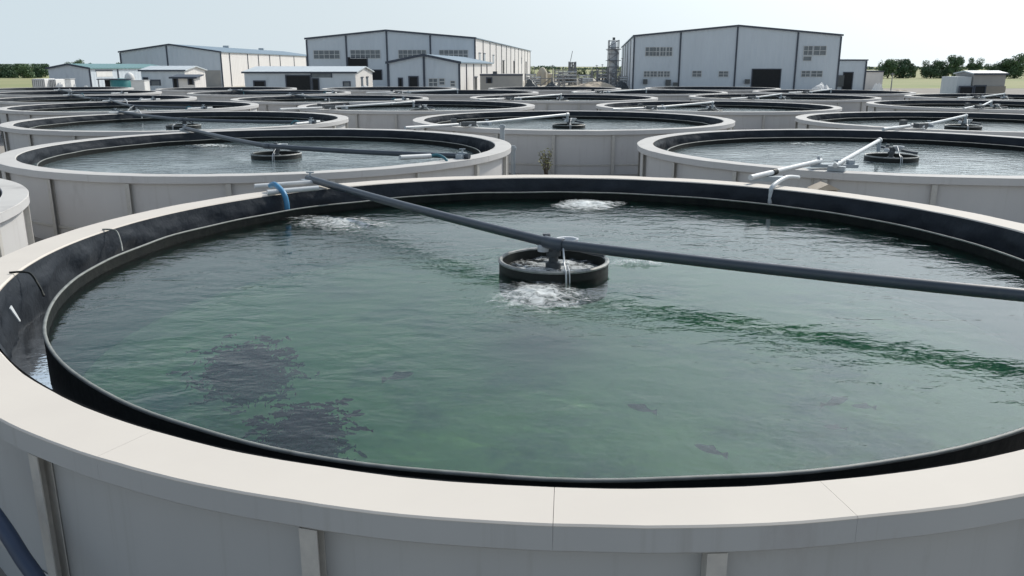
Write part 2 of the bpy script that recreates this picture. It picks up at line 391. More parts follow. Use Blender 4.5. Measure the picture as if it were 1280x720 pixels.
# ------------------------------------------------------------------ feeder drums
def make_drum():
    t = empty('aerator_drum')
    sh = MB().lathe([(.665, -.25), (.68, -.2), (.68, .155), (.674, .165), (.645, .165), (.64, .15), (.64, -.2)], 56)
    sh.build('shell', M_black, t, smooth=40)
    MB().lathe([(.690, .150), (.692, .168), (.672, .185), (.645, .178), (.640, .160)], 56).build('lip', M_lip, t, smooth=50)
    fb = MB(); vs = []; fs = []
    n, m = 28, 7
    for j in range(m+1):
        for i in range(n):
            a = 2*PI*i/n; q = .63*j/m
            vs.append((q*math.cos(a), q*math.sin(a), .055+.04*noise.noise(Vector((q*math.cos(a)*6, q*math.sin(a)*6, 2)))))
    for j in range(m):
        for i in range(n): fs.append((j*n+i, j*n+(i+1)%n, (j+1)*n+(i+1)%n, (j+1)*n+i))
    fb.add(vs, fs)
    fo = fb.build('froth', M_foam, t, smooth=60)
    a = fo.data.attributes.new('froth', 'FLOAT', 'POINT')
    for k, v in enumerate(fo.data.vertices): a.data[k].value = .50-.25*max(0, v.co.length-.3)+.16*noise.noise(Vector((v.co.x*3, v.co.y*3, 4)))
    dk = MB().disc(.64, .03, 40); dk.build('deck', M_black, t)
    MB().lathe([(0, .03), (.10, .03), (.10, .12), (.06, .14), (.06, .20), (.09, .21), (.09, .27), (.06, .30), (0, .30)], 20, c=(.0, .06, 0)).build('column', M_metal, t, smooth=40)
    mb = MB(); mb.box((.02, .13, .33), (.36, .16, .09)); mb.lathe([(0, .07), (.045, .07), (.05, .06), (.05, -.06), (0, -.06)], 14, c=(-.08, .25, .38)); mb.box((.02, .13, .38), (.18, .10, .02))
    mb.build('motor', M_metal, t, smooth=40)
    MB().tube([(-.30, .50, .37), (-.05, .26, .34), (.50, -.06, .27), (.62, -.12, .26)], .035, 10).build('spray_arm', M_dpipe, t, smooth=40)
    MB().lathe([(.0, -.05), (.07, -.05), (.085, .0), (.14, .07), (.145, .09), (.12, .085), (.07, .01), (0, .01)], 20, c=(.17, .08, .33)).build('funnel', M_wpipe, t, smooth=40)
    MB().lathe([(0, -.03), (.07, -.03), (.075, .03), (.05, .06), (0, .06)], 16, c=(-.13, .03, .30)).build('cap', M_wpipe, t, smooth=40)
    c = MB().tube(bez([(.12, .02, .43), (.105, -.20, .385), (.10, -.55, .24), (.11, -.70, .16), (.115, -.715, -.06)]), .011, 6)
    c.tube(bez([(.13, -.54, .23), (.15, -.69, .17), (.155, -.708, -.06)]), .008, 6)
    c.build('cord', M_wpipe, t, smooth=60)
    return t
dproto = make_drum()
dspots = {(0, 1): (.52-.65, 10.02-10.0)}
first = True
for (r, i), t in TANK.items():
    if r >= 5 or (r, i) == (0, 0): continue
    dx, dy = dspots.get((r, i), (rnd.uniform(-.3, .3), rnd.uniform(-.4, .4)))
    if first: d = dproto; first = False
    else: d = copy_tree(dproto)
    d.location = (t.location.x+dx, t.location.y+dy, ZW-.05)
    if (r, i) != (0, 1): d.rotation_euler.z = rnd.uniform(-.5, .5)
    lab = 'black round aerator drum afloat, '+where(r, i)
    tag(d, lab, 'aerator', 'aerator drums floating in the tanks')

# ------------------------------------------------------------------ feed pipes
def saddle(parent, p, ang, m=None):
    b = MB(); b.box((p[0], p[1], p[2]), (.34, .16, .10), ang); b.box((p[0], p[1], p[2]+.07), (.10, .20, .05), ang)
    b.tube([(p[0], p[1], p[2]+.05), (p[0], p[1], p[2]+.17)], .02, 8); b.tube([(p[0]-.07, p[1], p[2]+.17), (p[0]+.07, p[1], p[2]+.17)], .014, 6)
    b.build('saddle', m or M_gpipe, parent, smooth=40)
def pipe_dark(cx, cy, label, jit=0, stubs=False):
    t = empty('feed_pipe', (cx, cy, 0))
    c, s = math.cos(jit), math.sin(jit)
    rot = lambda p: (p[0]*c-p[1]*s, p[0]*s+p[1]*c, p[2])
    a, m, e = rot((-4.42, 5.22, ZR+.10)), rot((-.13, -.12, ZR+.0)), rot((5.55, -3.35, ZR+.06))
    mid = [tuple(Vector(a).lerp(Vector(m), k/6)+Vector((0, 0, -.03*math.sin(PI*k/6)))) for k in range(6)]
    mid2 = [tuple(Vector(m).lerp(Vector(e), k/6)+Vector((0, 0, -.03*math.sin(PI*k/6)))) for k in range(1, 7)]
    MB().tube(mid+[m]+mid2, .064, 16).build('pipe', M_dpipe, t, smooth=40)
    d = (Vector(mid2[0])-Vector(m)).normalized(); d0 = (Vector(m)-Vector(mid[-1])).normalized()
    MB().tube([Vector(m)-d0*.17, Vector(m)-d0*.02, Vector(m)+d*.02, Vector(m)+d*.12], .076, 16).build('coupling', M_dpipe, t, smooth=40)
    an = math.atan2(a[1], a[0])
    saddle(t, (a[0]*.985, a[1]*.985, ZR+.05), an+PI/2); saddle(t, (e[0]*.97, e[1]*.97, ZR+.05), math.atan2(e[1], e[0])+PI/2)
    if stubs:
        for (p, q, zz) in ((a, .35, .05), (e, .5, .04)):
            an = math.atan2(p[1], p[0]); tx, ty = -math.sin(an), math.cos(an); rx, ry = math.cos(an)*6.28, math.sin(an)*6.28
            MB().tube([(rx-tx*.9, ry-ty*.9, ZR+zz+.01), (rx+tx*.5, ry+ty*.5, ZR+zz+.01)], .05, 10).build('stub_pipe', M_wpipe, t, smooth=40)
            MB().tube(bez([(rx-tx*.7, ry-ty*.7, ZR+.1), (rx*.97-tx*.75, ry*.97-ty*.75, ZR+.14), (rx*.945-tx*.8, ry*.945-ty*.8, ZR-.05), (rx*.94-tx*.8, ry*.94-ty*.8, ZR-.4)], 5), .03, 8).build('hose', rnd.choice((M_teal, M_wpipe, M_dpipe)), t, smooth=60)
    return tag(t, label, 'pipe', 'pipes across the tanks')
def pipe_white(cx, cy, label, jit=0, stubs=False, start=None):
    t = empty('feed_pipe', (cx, cy, 0))
    c, s = math.cos(jit), math.sin(jit)
    rot = lambda p: (p[0]*c-p[1]*s, p[0]*s+p[1]*c, p[2])
    a, m, e = rot((-4.45, -4.75, ZR+.12)), rot((-3.4, -4.05, ZR+.13)), rot((-.22, -.35, ZR+.20))
    if start: a = m = start
    MB().tube([a, e] if start else [a, m, e], .05, 14).build('pipe', M_wpipe, t, smooth=40)
    ev = Vector(e); d = (ev-Vector(m)).normalized()
    MB().tube([ev-d*.1, ev+d*.06], .068, 14).build('coupling', M_wpipe, t, smooth=40)
    MB().tube([ev+Vector((0, 0, .02)), ev+Vector((0, 0, -.30))], .05, 10).build('drop', M_gpipe, t, smooth=40)
    saddle(t, (m[0]*.97, m[1]*.97, ZR+.06) if start else (m[0]*.96-.25, m[1]*.96-.2, ZR+.06), math.atan2(m[1], m[0])+PI/2, M_gpipe)
    if stubs:
        q = Vector(a)*1.02; q.z = ZR+.1; p = Vector(a)*1.40; p.z = ZR+.12
        MB().tube([p, q], .055, 10).build('stub_pipe', M_wpipe, t, smooth=40)
        bb = MB(); bb.box(Vector(a)*1.0+Vector((.3, -.1, .0)), (.5, .22, .16), .5); bb.box(Vector(a)*1.01+Vector((-.2, .1, .06)), (.2, .16, .2), .2); bb.build('valve', M_metal, t)
        an = math.atan2(a[1], a[0])+.06; rx, ry = math.cos(an), math.sin(an)
        MB().tube(bez([(rx*6.5, ry*6.5, ZR+.06), (rx*6.2, ry*6.2, ZR+.12), (rx*5.98, ry*5.98, ZR-.04), (rx*5.95, ry*5.95, ZR-.4)], 5), .035, 8).build('hose', M_wpipe, t, smooth=60)
    return tag(t, label, 'pipe', 'pipes across the tanks')
DARK = {(0, 1), (1, 0), (2, 0), (3, 0), (4, 0), (4, 1), (5, 0), (5, 1)}
for (r, i), t in TANK.items():
    if (r, i) == (0, 0) or r >= 6: continue
    x, y = t.location.x, t.location.y
    j = 0 if r < 2 else rnd.uniform(-.14, .14)
    if (r, i) in DARK: pipe_dark(x, y, 'dark grey pipe bending over the drum, '+where(r, i), j, r >= 2)
    else: pipe_white(x, y, 'white pipe reaching the drum, '+where(r, i), j, r >= 2, (-3.38, -5.6, ZR+.14) if (r, i) == (1, 1) else None)

def hose(name, pts, r, m, label, cat='hose', n=10, group=None):
    return tag(MB().tube(bez(pts), r, n).build(name, m, smooth=60), label, cat, group)
# rim pipes at the far left of the nearest tank
A = Vector((.65, 10.0, 0))
def on_rim(px, py, dz=.06): return at_z(px, py, ZR+dz)
p0, p1 = on_rim(318, 233), on_rim(402, 227)
tag(MB().tube([p0, p1], .043, 14).build('rim_pipe', M_wpipe, smooth=40), 'upper of two short white pipes lying on the rim beside the blue hose', 'pipe', 'short pipes on the rim')
p0, p1 = on_rim(334, 240.5, .05), on_rim(398, 235, .05)
tag(MB().tube([p0, p1], .043, 14).build('rim_pipe', M_wpipe, smooth=40), 'lower of two short white pipes lying on the rim beside the blue hose', 'pipe', 'short pipes on the rim')
def over(px, py, q):      # a hose over the inner edge of the rim at this spot, hanging clear of the liner
    e = at_z(px, py, ZR); n_ = A-e; n_.z = 0; n_.normalize()
    return [q, q.lerp(e, .55)+Vector((0, 0, .10)), e+n_*.10+Vector((0, 0, .04)), e+n_*.17+Vector((0, 0, -.10)), e+n_*.18+Vector((0, 0, -.26))]
q = on_rim(338, 232, .10)
hose('hose', over(350, 243, q), .045, M_blue, 'blue hose bent over the far left rim of the nearest tank')
# white hose dropping into nearest tank at the far right
q = on_rim(998, 222, .09)
hose('hose', over(969, 234.5, q), .04, M_wpipe, 'white hose bent over the far right rim down to the dark water')
# lower white pipe bridging the gap to the right tank with its saddle
q0, q1 = on_rim(938, 222, .12), at_z(1026, 201, ZR+.16)
bp_ = empty('bridge_pipe', (0, 0, 0))
MB().tube([q0, q1], .05, 14).build('pipe', M_wpipe, bp_, smooth=40)
MB().tube([q0.lerp(q1, .28), q0.lerp(q1, .33)], .062, 14).build('clamp', M_black, bp_, smooth=40)
sb = MB(); sb.box(on_rim(958, 223, .03), (.62, .24, .09), R(-10)); sb.build('base', M_gpipe, bp_)
sb = MB(); c0 = at_z(1042, 207, ZR+.07); sb.box(c0, (.95, .22, .07), R(-8)); sb.box(c0+Vector((.35, 0, .07)), (.12, .16, .1)); sb.tube([c0+Vector((-.3, 0, 0)), c0+Vector((-.34, 0, .2))], .03, 8); sb.build('joint', M_gpipe, bp_, smooth=40)
tag(bp_, 'white pipe on grey saddle bridging nearest tank and right second-row tank', 'pipe')
bx = empty('wooden_box', at_z(1030, 236, 1.25))
b = MB(); b.box((0, 0, -.2), (.42, .36, .36)); b.build('body', M_wood, bx)
b = MB(); b.add([(-.26, -.22, .0), (.26, -.22, .0), (.26, .22, .0), (-.26, .22, .0), (0, -.22, .12), (0, .22, .12)], [(0, 4, 5, 3), (4, 1, 2, 5), (0, 1, 4), (2, 3, 5), (0, 3, 2, 1)]); b.build('lid', M_wood, bx)
pl = MB(); pl.tube([(0, 0, -.38), (0, 0, -bx.location.z)], .04, 8); pl.build('leg', M_post, bx)
tag(bx, 'small pale wooden box with pitched lid between the tanks', 'box')
st = MB(); c = at_z(1012, 214, 1.46)
for k in range(3): st.box(c+Vector((.0+.24*k, .05*k, 0)), (.03, .5, .03)); st.box(c+Vector((.24*k, -.2, -.73)), (.03, .03, 1.46))
for k in range(2): st.box(c+Vector((.24, -.18+.4*k, .02)), (.62, .03, .03), R(12))
tag(st.build('pipe_rack', M_post), 'small metal rack standing under the white bridging pipe', 'rack')
# left second-row tank: white end piece and teal hose
q0, q1 = at_z(500, 197, ZR+.12), at_z(538, 195, ZR+.10)
tag(MB().tube([q0, q1], .055, 12).build('rim_pipe', M_wpipe, smooth=40), 'short white pipe at the right end of the dark pipe, left second-row tank', 'pipe', 'short pipes on the rim')
q2, q3 = at_z(553, 196, ZR+.08), at_z(558, 201, ZR+.0)
q4 = Vector((q3.x*.997, q3.y*.997, ZR-.5))
hose('hose', [q1, q2+Vector((-.1, 0, .04)), q3+Vector((0, -.06, .03)), q3+Vector((0, -.1, -.15)), q3+Vector((0, -.1, -.6))], .034, M_teal, 'teal hose hanging over the near right rim of the left second-row tank')
# ropes hanging over the liner of the nearest tank
for (px, py, qx, qy, lab) in ((137, 287, 153, 314, 'pale cord over the lit liner at the left of the nearest tank'), (25, 340, 55, 370, 'dark cord looped over the liner at the far left edge of nearest tank')):
    a = at_z(px, py, ZR+.012); e = at_z(qx, qy, ZR-.22); cc = A.copy(); cc.z = a.z
    inw = (cc-a).normalized(); mid = a+inw*.09+Vector((0, 0, -.02))
    hose('cord', [a-inw*.1, a+inw*.02, a+inw*.10+Vector((0, 0, -.03)), (a+inw*.13).lerp(e, .5)+Vector((0, 0, -.03)), e], .012, M_ringtop if 'pale' in lab else M_black, lab, 'cord', 6)
c = at_z(9, 392, ZR-.16); fl = MB(); n_ = (A-c); n_.z = 0; n_.normalize(); tx = Vector((-n_.y, n_.x, 0)); c += n_*.02
fl.add([c+tx*u+n_*(.02+.03*k)+Vector((0, 0, .06-.07*k)) for k in range(3) for u in (-.05, .06-.03*k)]+[c+tx*u+n_*(.01+.03*k)+Vector((0, 0, .06-.07*k)) for k in range(3) for u in (-.05, .06-.03*k)],
       [(0,1,3,2),(2,3,5,4),(6,8,9,7),(8,10,11,9),(0,2,8,6),(2,4,10,8),(1,7,9,3),(3,9,11,5),(0,6,7,1),(4,5,11,10)])
tag(fl.build('tag', M_wpipe), 'white flap hanging on the liner at the left edge of the photo', 'tag')
# stand pipes between the tanks
pp = at_y(628, 200, 27.6)
for k, (dx, h, m, lab) in enumerate(((0, 1.75, M_gpipe, 'taller grey standpipe behind the left second-row tank'), (.36, 1.05, M_gpipe, 'shorter grey standpipe beside the tall one behind left second-row tank'))):
    o = MB().tube([(0, 0, 0), (0, 0, h)], .075, 12).lathe([(.076, 0), (.11, 0), (.11, .08), (.076, .08)], 14, c=(0, 0, h-.12)).build('standpipe', m, smooth=40, loc=(pp.x+dx, 27.6, 0))
    tag(o, lab, 'pipe', 'standpipes between tanks')
def weed_clump(loc, n, h, label):
    t = empty('weed', loc); lf = MB(); sm = MB()
    for k in range(n):
        a = rnd.uniform(0, 2*PI); l = rnd.uniform(.5, 1)*h; d = Vector((math.cos(a), math.sin(a), 0)); sp = rnd.uniform(.1, .5)
        pts = [Vector((0, 0, 0))+d*.04, d*sp*l*.4+Vector((0, 0, l*.6)), d*sp*l*.9+Vector((0, 0, l))]
        sm.tube(pts, .007, 4)
        for q in range(9):
            p = pts[1].lerp(pts[2], q/8)+Vector((rnd.gauss(0, .05), rnd.gauss(0, .05), rnd.gauss(0, .03)))
            s = rnd.uniform(.03, .07); v = Vector((rnd.uniform(-1, 1), rnd.uniform(-1, 1), rnd.uniform(-.4, .8))).normalized(); w = v.orthogonal().normalized()
            lf.add([p, p+v*s+w*s*.4, p+v*2*s, p+v*s-w*s*.4], [(0, 1, 2, 3)])
    lf.build('leaves', M_weed, t); sm.build('stem', M_bark, t)
    return tag(t, label, 'weed')
wp = at_y(683, 213, 27.2); weed_clump((wp.x, 27.2, 0), 16, 1.0, 'yellow-green weed growing in the gap between the tanks')
# navy hose leaning on the nearest tank's wall, lower left
hose('hose', [at_y(-60, 575, 4.6), at_y(-4, 648, 4.4), at_y(26, 694, 4.3), at_y(56, 745, 4.2), at_y(80, 850, 4.1)], .046, M_navy, 'thick navy hose against the grey wall in the bottom left corner', n=14)

# ------------------------------------------------------------------ foam, fish
def foam(px, py, rx, ry, label, rz=0, peak=.62, seed=0, z=None):
    c = at_z(px, py, ZW) if not isinstance(px, Vector) else px
    b = MB(); n, m = 48, 14; vs = [(0, 0, .03)]; fs = []; w = [peak]
    for j in range(1, m+1):
        for i in range(n):
            a = 2*PI*i/n; q = j/m
            rr = q*(1+.35*noise.noise(Vector((math.cos(a)*1.3, math.sin(a)*1.3, seed))))
            x, y = rr*rx*math.cos(a), rr*ry*math.sin(a)
            hump = max(0, 1-q)**1.5*.05*(1+1.2*noise.noise(Vector((x*9, y*9, seed))))
            vs.append((x, y, .008+hump)); w.append((peak+.06)*(1-q*.55)*min(1, (1-q)*4+.35) if q < 1 else -.4)
    for i in range(n): fs.append((0, 1+i, 1+(i+1) % n))
    for j in range(m-1):
        for i in range(n): fs.append((1+j*n+i, 1+j*n+(i+1) % n, 1+(j+1)*n+(i+1) % n, 1+(j+1)*n+i))
    o = b.add(vs, fs).build('foam', M_foam, smooth=80, loc=(c.x, c.y, ZW), rz=rz)
    a = o.data.attributes.new('froth', 'FLOAT', 'POINT')
    for k in range(len(vs)): a.data[k].value = w[k]
    return tag(o, label, 'foam', 'foam on the water', 'stuff')
foam(676, 371, .70, .80, 'white foam boiling on the water in front of the black drum', seed=1, peak=.56)
foam(735, 257, .78, .75, 'white foam patch at the far dark wall of the nearest tank', seed=2, peak=.66)
foam(428, 279, 1.35, .75, 'white foam patch near the blue hose at far left', R(-28), seed=3, peak=.52)
foam(792, 329, .55, .22, 'thin foam streak trailing right of the black drum', R(-6), seed=4, peak=.52)
foam(263, 183, 1.5, .8, 'faint foam in the left second-row tank near its far rim', R(-15), seed=5, peak=.46)
foam(1010, 181, 1.6, .7, 'faint foam in the right second-row tank near its far rim', R(-10), seed=6, peak=.40)

def fish_mesh(mb, p, L, ang, tilt=0):
    d = Vector((math.cos(ang), math.sin(ang), tilt)).normalized(); s = Vector((-d.y, d.x, 0)).normalized(); u = d.cross(s)*-1
    if u.z < 0: u = -u
    secs = [(0, .01, .02), (.15, .05, .08), (.4, .065, .11), (.65, .045, .08), (.85, .015, .03)]
    vs = []; n = 6
    for (t, w, h) in secs:
        for k in range(n):
            a = 2*PI*k/n; vs.append(p+d*(-t+.45)*L+s*w*L*math.cos(a)+u*h*L*math.sin(a))
    fs = [tuple(range(n))]
    for i in range(len(secs)-1):
        for k in range(n): fs.append((i*n+k, i*n+(k+1)%n, (i+1)*n+(k+1)%n, (i+1)*n+k))
    b = len(vs); e = p+d*(-.85+.45)*L; e2 = p+d*(-1.05+.45)*L
    vs += [e+u*.02*L, e2+u*.12*L, e2-u*.12*L, e-u*.02*L]; fs.append((b, b+1, b+2, b+3))
    b = len(vs); f = p+d*(.1)*L; vs += [f+u*.10*L, f-d*.25*L+u*.18*L, f-d*.35*L+u*.08*L]; fs.append((b, b+1, b+2))
    mb.add(vs, fs)
def shoal(cx, cy, rx, ry, n, label, rz):
    mb = MB()
    for k in range(n):
        a = rnd.uniform(0, 2*PI); q = min(1.5, abs(rnd.gauss(0, .50)))*(1+.25*noise.noise(Vector((math.cos(a)*1.5, math.sin(a)*1.5, cx))))
        x, y = q*rx*math.cos(a), q*ry*math.sin(a)
        fish_mesh(mb, Vector((x, y, rnd.uniform(-.50, -.12))), rnd.uniform(.09, .15), rnd.uniform(0, 2*PI), rnd.uniform(-.1, .1))
    o = mb.build('fish_shoal', M_fish, smooth=60, loc=(cx, cy, ZW), rz=rz)
    return tag(o, label, 'fish shoal', 'dark fish shoals under water', 'stuff')
shoal(-2.46, 7.22, .44, .46, 1300, 'dark oval fish shoal under the green water, the farther left one', R(20))
shoal(-1.58, 5.78, .35, .42, 1200, 'dark fish shoal under the green water close to the near rim', R(-20))
fs_ = [(800, 510, .34, 2.5, 'dark fish alone just under the water, in lower middle'), (886, 562, .34, 2.4, 'dark fish swimming near the pale ring edge, lower right of middle'),
       (1045, 502, .42, .5, 'larger dark fish under pale water on the right side'), (1078, 508, .24, 2.9, 'small dark fish right beside the larger one'),
       (1042, 534, .22, 2.8, 'small dark fish below the larger one on the right'), (500, 470, .40, .6, 'dark fish right of the upper fish shoal')]
for px, py, L, a, lab in fs_:
    mb = MB(); fish_mesh(mb, Vector((0, 0, 0)), L*.8, a); c = at_z(px, py, ZW-.42)
    tag(mb.build('fish', M_fish, smooth=60, loc=c), lab, 'fish', 'single fish in the nearest tank')

# ------------------------------------------------------------------ buildings
def face_hit(px, py, P0, ux):
    n = Vector((-ux.y, ux.x, 0)); d = ray(px, py); o = Vector((0, 0, EYE))
    t = (P0-o).dot(n)/d.dot(n); h = o+d*t
    return (h-P0).dot(ux), h.z
class Building:
    """P0 = front left base corner, W wide, D deep, rotated by rot; ridge along the depth ('y') or the width ('x') or lean-to ('m')"""
    def __init__(s, name, P0, W, D, eave, ridge, rot, label, wm=None, sm=None, rm=None, ridge_dir='y', rpos=.5, over=.25, cat='building', trims=(), side_trims=(), group=None):
        s.P0, s.W, s.D, s.rot = Vector(P0), W, D, rot
        s.root = empty(name, P0, rot); tag(s.root, label, cat, group)
        wm = wm or M_clad; sm = sm or wm; rm = rm or M_roof
        rx = W*rpos
        if ridge_dir == 'y':
            pr = [(0, eave), (rx, ridge), (W, eave)]
            MB().add([(0,0,0),(W,0,0),(W,0,eave),(rx,0,ridge),(0,0,eave)], [(0,1,2,3,4)]).build('front_wall', wm, s.root)
            for x in (0, W): MB().add([(x,0,0),(x,D,0),(x,D,eave),(x,0,eave)], [(0,1,2,3)]).build('side_wall', sm, s.root)
            MB().add([(0,D,0),(W,D,0),(W,D,eave),(rx,D,ridge),(0,D,eave)], [(0,4,3,2,1)]).build('back_wall', wm, s.root)
            o = over; th = .14; k1 = (ridge-eave)/rx; k2 = (ridge-eave)/(W-rx)
            sec = [(-o, eave-k1*o+.02), (rx, ridge+.02), (W+o, eave-k2*o+.02), (W+o, eave-k2*o+.02+th), (rx, ridge+.02+th), (-o, eave-k1*o+.02+th)]
            vs = [(x, -o, z) for x, z in sec]+[(x, D+o, z) for x, z in sec]
            fs = [(0,1,4,5), (1,2,3,4), (6,11,10,7), (7,10,9,8)]+[(i, (i+1)%6, (i+1)%6+6, i+6) for i in range(6)]
            s.roof = MB().add(vs, fs).build('roof', rm, s.root)
            # barge boards
            b = MB()
            for (xa, za, xb, zb) in ((-o, eave-k1*o, rx, ridge), (rx, ridge, W+o, eave-k2*o)):
                b.add([(xa,-o-.03,za-.06),(xb,-o-.03,zb-.06),(xb,-o-.03,zb+.2),(xa,-o-.03,za+.2),(xa,-o-.005,za-.06),(xb,-o-.005,zb-.06),(xb,-o-.005,zb+.2),(xa,-o-.005,za+.2)], [(0,1,2,3),(4,7,6,5),(0,4,5,1),(3,2,6,7),(0,3,7,4),(1,5,6,2)])
            b.build('barge_board', M_trim, s.root)
            s.top = lambda u: eave+k1*u if u < rx else ridge-k2*(u-rx)
        else:
            if ridge_dir == 'x': prof = [(0, eave), (D/2, ridge), (D, eave)]
            else: prof = [(0, eave), (D, ridge)]
            zb = prof[-1][1]
            MB().add([(0,0,0),(W,0,0),(W,0,eave),(0,0,eave)], [(0,1,2,3)]).build('front_wall', wm, s.root)
            MB().add([(0,D,0),(W,D,0),(W,D,zb),(0,D,zb)], [(1,0,3,2)]).build('back_wall', wm, s.root)
            for x in (0, W): MB().add([(x,0,0),(x,D,0)]+[(x,y,z) for y, z in reversed(prof)], [tuple(range(2+len(prof)))]).build('side_wall', sm, s.root)
            o = over; n = len(prof); k1 = (prof[1][1]-eave)/prof[1][0]
            pp = list(prof); pp[0] = (-o, eave-k1*o)
            kl = (prof[-1][1]-prof[-2][1])/(prof[-1][0]-prof[-2][0]); pp[-1] = (D+o, prof[-1][1]+kl*o)
            sec = [(y, z+.02) for y, z in pp]+[(y, z+.14) for y, z in reversed(pp)]; m = len(sec)
            vs = [(-o, y, z) for y, z in sec]+[(W+o, y, z) for y, z in sec]
            if n == 3: caps = [(0,1,4,5), (1,2,3,4)]
            else: caps = [(0,1,2,3)]
            fs = caps+[tuple(i+m for i in c) for c in caps]+[(i, (i+1)%m, (i+1)%m+m, i+m) for i in range(m)]
            s.roof = MB().add(vs, fs).build('roof', rm, s.root)
            MB().box((W/2, -o-.02, eave-k1*o+.06), (W+2*o, .05, .2)).build('fascia', M_trim, s.root)
            s.top = lambda u: eave
        s.ux = Vector((math.cos(rot), math.sin(rot), 0)); s.uy = Vector((-math.sin(rot), math.cos(rot), 0))
        for u in trims:
            h = s.top(min(max(u, 0), W))-.1; MB().box((u, -.06, h/2), (.23, .10, h)).build('column', M_trim, s.root)
        for v in side_trims:
            h = eave-.1; MB().box((W+.05, v, h/2), (.08, .26, h)).build('column', M_trim, s.root)
    def px(s, x, y): return face_hit(x, y, s.P0, s.ux)
    def window(s, x0, y0, x1, y1, nc, nr=2, name='window'):
        (u0, z1), (u1, z0) = s.px(x0, y0), s.px(x1, y1)
        w, h = u1-u0, z1-z0; b = MB(); t = .07
        for i in range(nc+1): b.box((u0+w*i/nc, -.05, (z0+z1)/2), (t, .09, h+t))
        for j in range(nr+1): b.box(((u0+u1)/2, -.048, z0+h*j/nr), (w-.01, .08, t))
        f = b.build(name, M_frame, s.root)
        MB().box(((u0+u1)/2, -.012, (z0+z1)/2), (w, .02, h)).build('pane', M_glass, f)
    def opening(s, x0, y0, x1, y1, name='doorway', ground=False, m=None):
        (u0, z1), (u1, z0) = s.px(x0, y0), s.px(x1, y1)
        if ground: z0 = .02
        h = z1-z0; um = (u0+u1)/2; w = u1-u0
        b = MB(); t = .14
        b.box((u0-t/2, -.045, z0+h/2), (t, .09, h)); b.box((u1+t/2, -.045, z0+h/2), (t, .09, h)); b.box((um, -.045, z1+t/2), (w+2*t, .088, t))
        f = b.build(name, M_trim, s.root)
        MB().box((um, -.012, z0+h/2), (w, .02, h)).build('opening', m or M_dark, f)
    def unit(s, x0, y0, x1, y1):
        (u0, z1), (u1, z0) = s.px(x0, y0), s.px(x1, y1); z0 = max(z0, .02)
        MB().box(((u0+u1)/2, -.25, (z0+z1)/2), (u1-u0, .45, z1-z0)).build('wall_unit', M_metal, s.root)
ROT = R(-5.6)
# 1 long warehouse at left
w1 = Building('warehouse', at_y(150, 66, 150)*Vector((1, 1, 0)) if False else Vector((at_y(150, 66, 150).x, 150, 0)), 17.6, 75, 5.95, 7.2, 0,
    'long grey warehouse at left, white side wall and blue roof', M_clad, M_cladw, M_roof, trims=(0, 8.2, 17.6), side_trims=(4.5, 15, 22, 30, 38, 50, 62))
MB().box((13.5, -.03, 1.45), (7.6, .06, 2.9)).build('plinth', M_conc, w1.root)
for v in (30, 55):
    MB().box((8.8, v, 7.5), (1.2, 1.2, .5)).build('vent', M_roofl, w1.root)
# 2 central warehouse
P = at_y(383, 50, 131.5); P.z = 0
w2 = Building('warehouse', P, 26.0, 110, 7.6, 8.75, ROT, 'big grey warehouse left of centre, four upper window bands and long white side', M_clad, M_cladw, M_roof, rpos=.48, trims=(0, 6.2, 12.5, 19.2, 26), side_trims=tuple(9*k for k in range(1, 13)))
w2.window(392, 63, 425, 73.5, 5); w2.window(438, 62.5, 475.5, 73, 6); w2.window(498, 62.5, 533, 73, 6); w2.window(549, 62.5, 585, 73, 6)
w2.opening(435, 72.5, 459, 83.5); w2.opening(466, 88, 477, 100)
def side_open(b, v0, v1, z0, z1, name='doorway', m=None):
    f = MB().box((b.W+.05, (v0+v1)/2, z1+.08), (.08, v1-v0+.3, .14)).build(name, M_trim, b.root)
    MB().box((b.W+.02, (v0+v1)/2, (z0+z1)/2), (.03, v1-v0, z1-z0)).build('opening', m or M_dark, f)
for v in (38, 60, 93): side_open(w2, v, v+3.0, .1, 4.6)
for v in (4, 9.8): side_open(w2, v, v+2, 4.2, 5.5, 'window', M_glass)
for v in (22, 80): side_open(w2, v, v+2, 4.2, 5.4, 'window', M_glass)
# 3 low building before it
P = at_y(485, 79, 96); P.z = 0
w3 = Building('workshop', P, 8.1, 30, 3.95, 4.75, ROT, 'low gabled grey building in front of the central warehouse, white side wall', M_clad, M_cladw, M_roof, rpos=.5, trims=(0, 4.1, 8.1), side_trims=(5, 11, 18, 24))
w3.opening(512, 96.5, 522, 108, ground=True); w3.opening(499, 98.5, 502.5, 108, ground=True)
w3.window(536, 98, 547, 108, 2, 2); w3.window(549, 98, 556, 106, 1, 2); w3.window(563, 101, 569, 108, 1, 2)
side_open(w3, 12, 14, .1, 2.2)
# grey container block
P = at_y(600, 94, 100); P.z = 0
b4 = Building('container_cabin', P, 5.0, 2.6, 2.55, 2.6, R(-2), 'flat grey cabin right of the low gabled building', M_conc, M_conc, M_conc, ridge_dir='m', over=.03)
b4.opening(609, 98, 614, 104); MB().box((1.7, 1.3, 2.85), (.5, .5, .3)).build('roof_box', M_metal, b4.root)
# 4 long low hut
P = at_y(305, 90, 100); P.z = 0
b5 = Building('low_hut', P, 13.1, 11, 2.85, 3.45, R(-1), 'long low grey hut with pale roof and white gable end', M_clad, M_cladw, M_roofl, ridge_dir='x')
b5.opening(358, 95, 388, 108, ground=True); b5.opening(390, 92, 414, 97, 'window', m=M_glass); b5.opening(318, 102, 331, 108); b5.opening(391, 99, 398, 108, ground=True)
b5.opening(430, 103, 437, 108, 'window', m=M_glass)
for v in (3.2, 6.6): side_open(b5, v, v+1.2, 1.2, 2.2, 'window', M_glass)
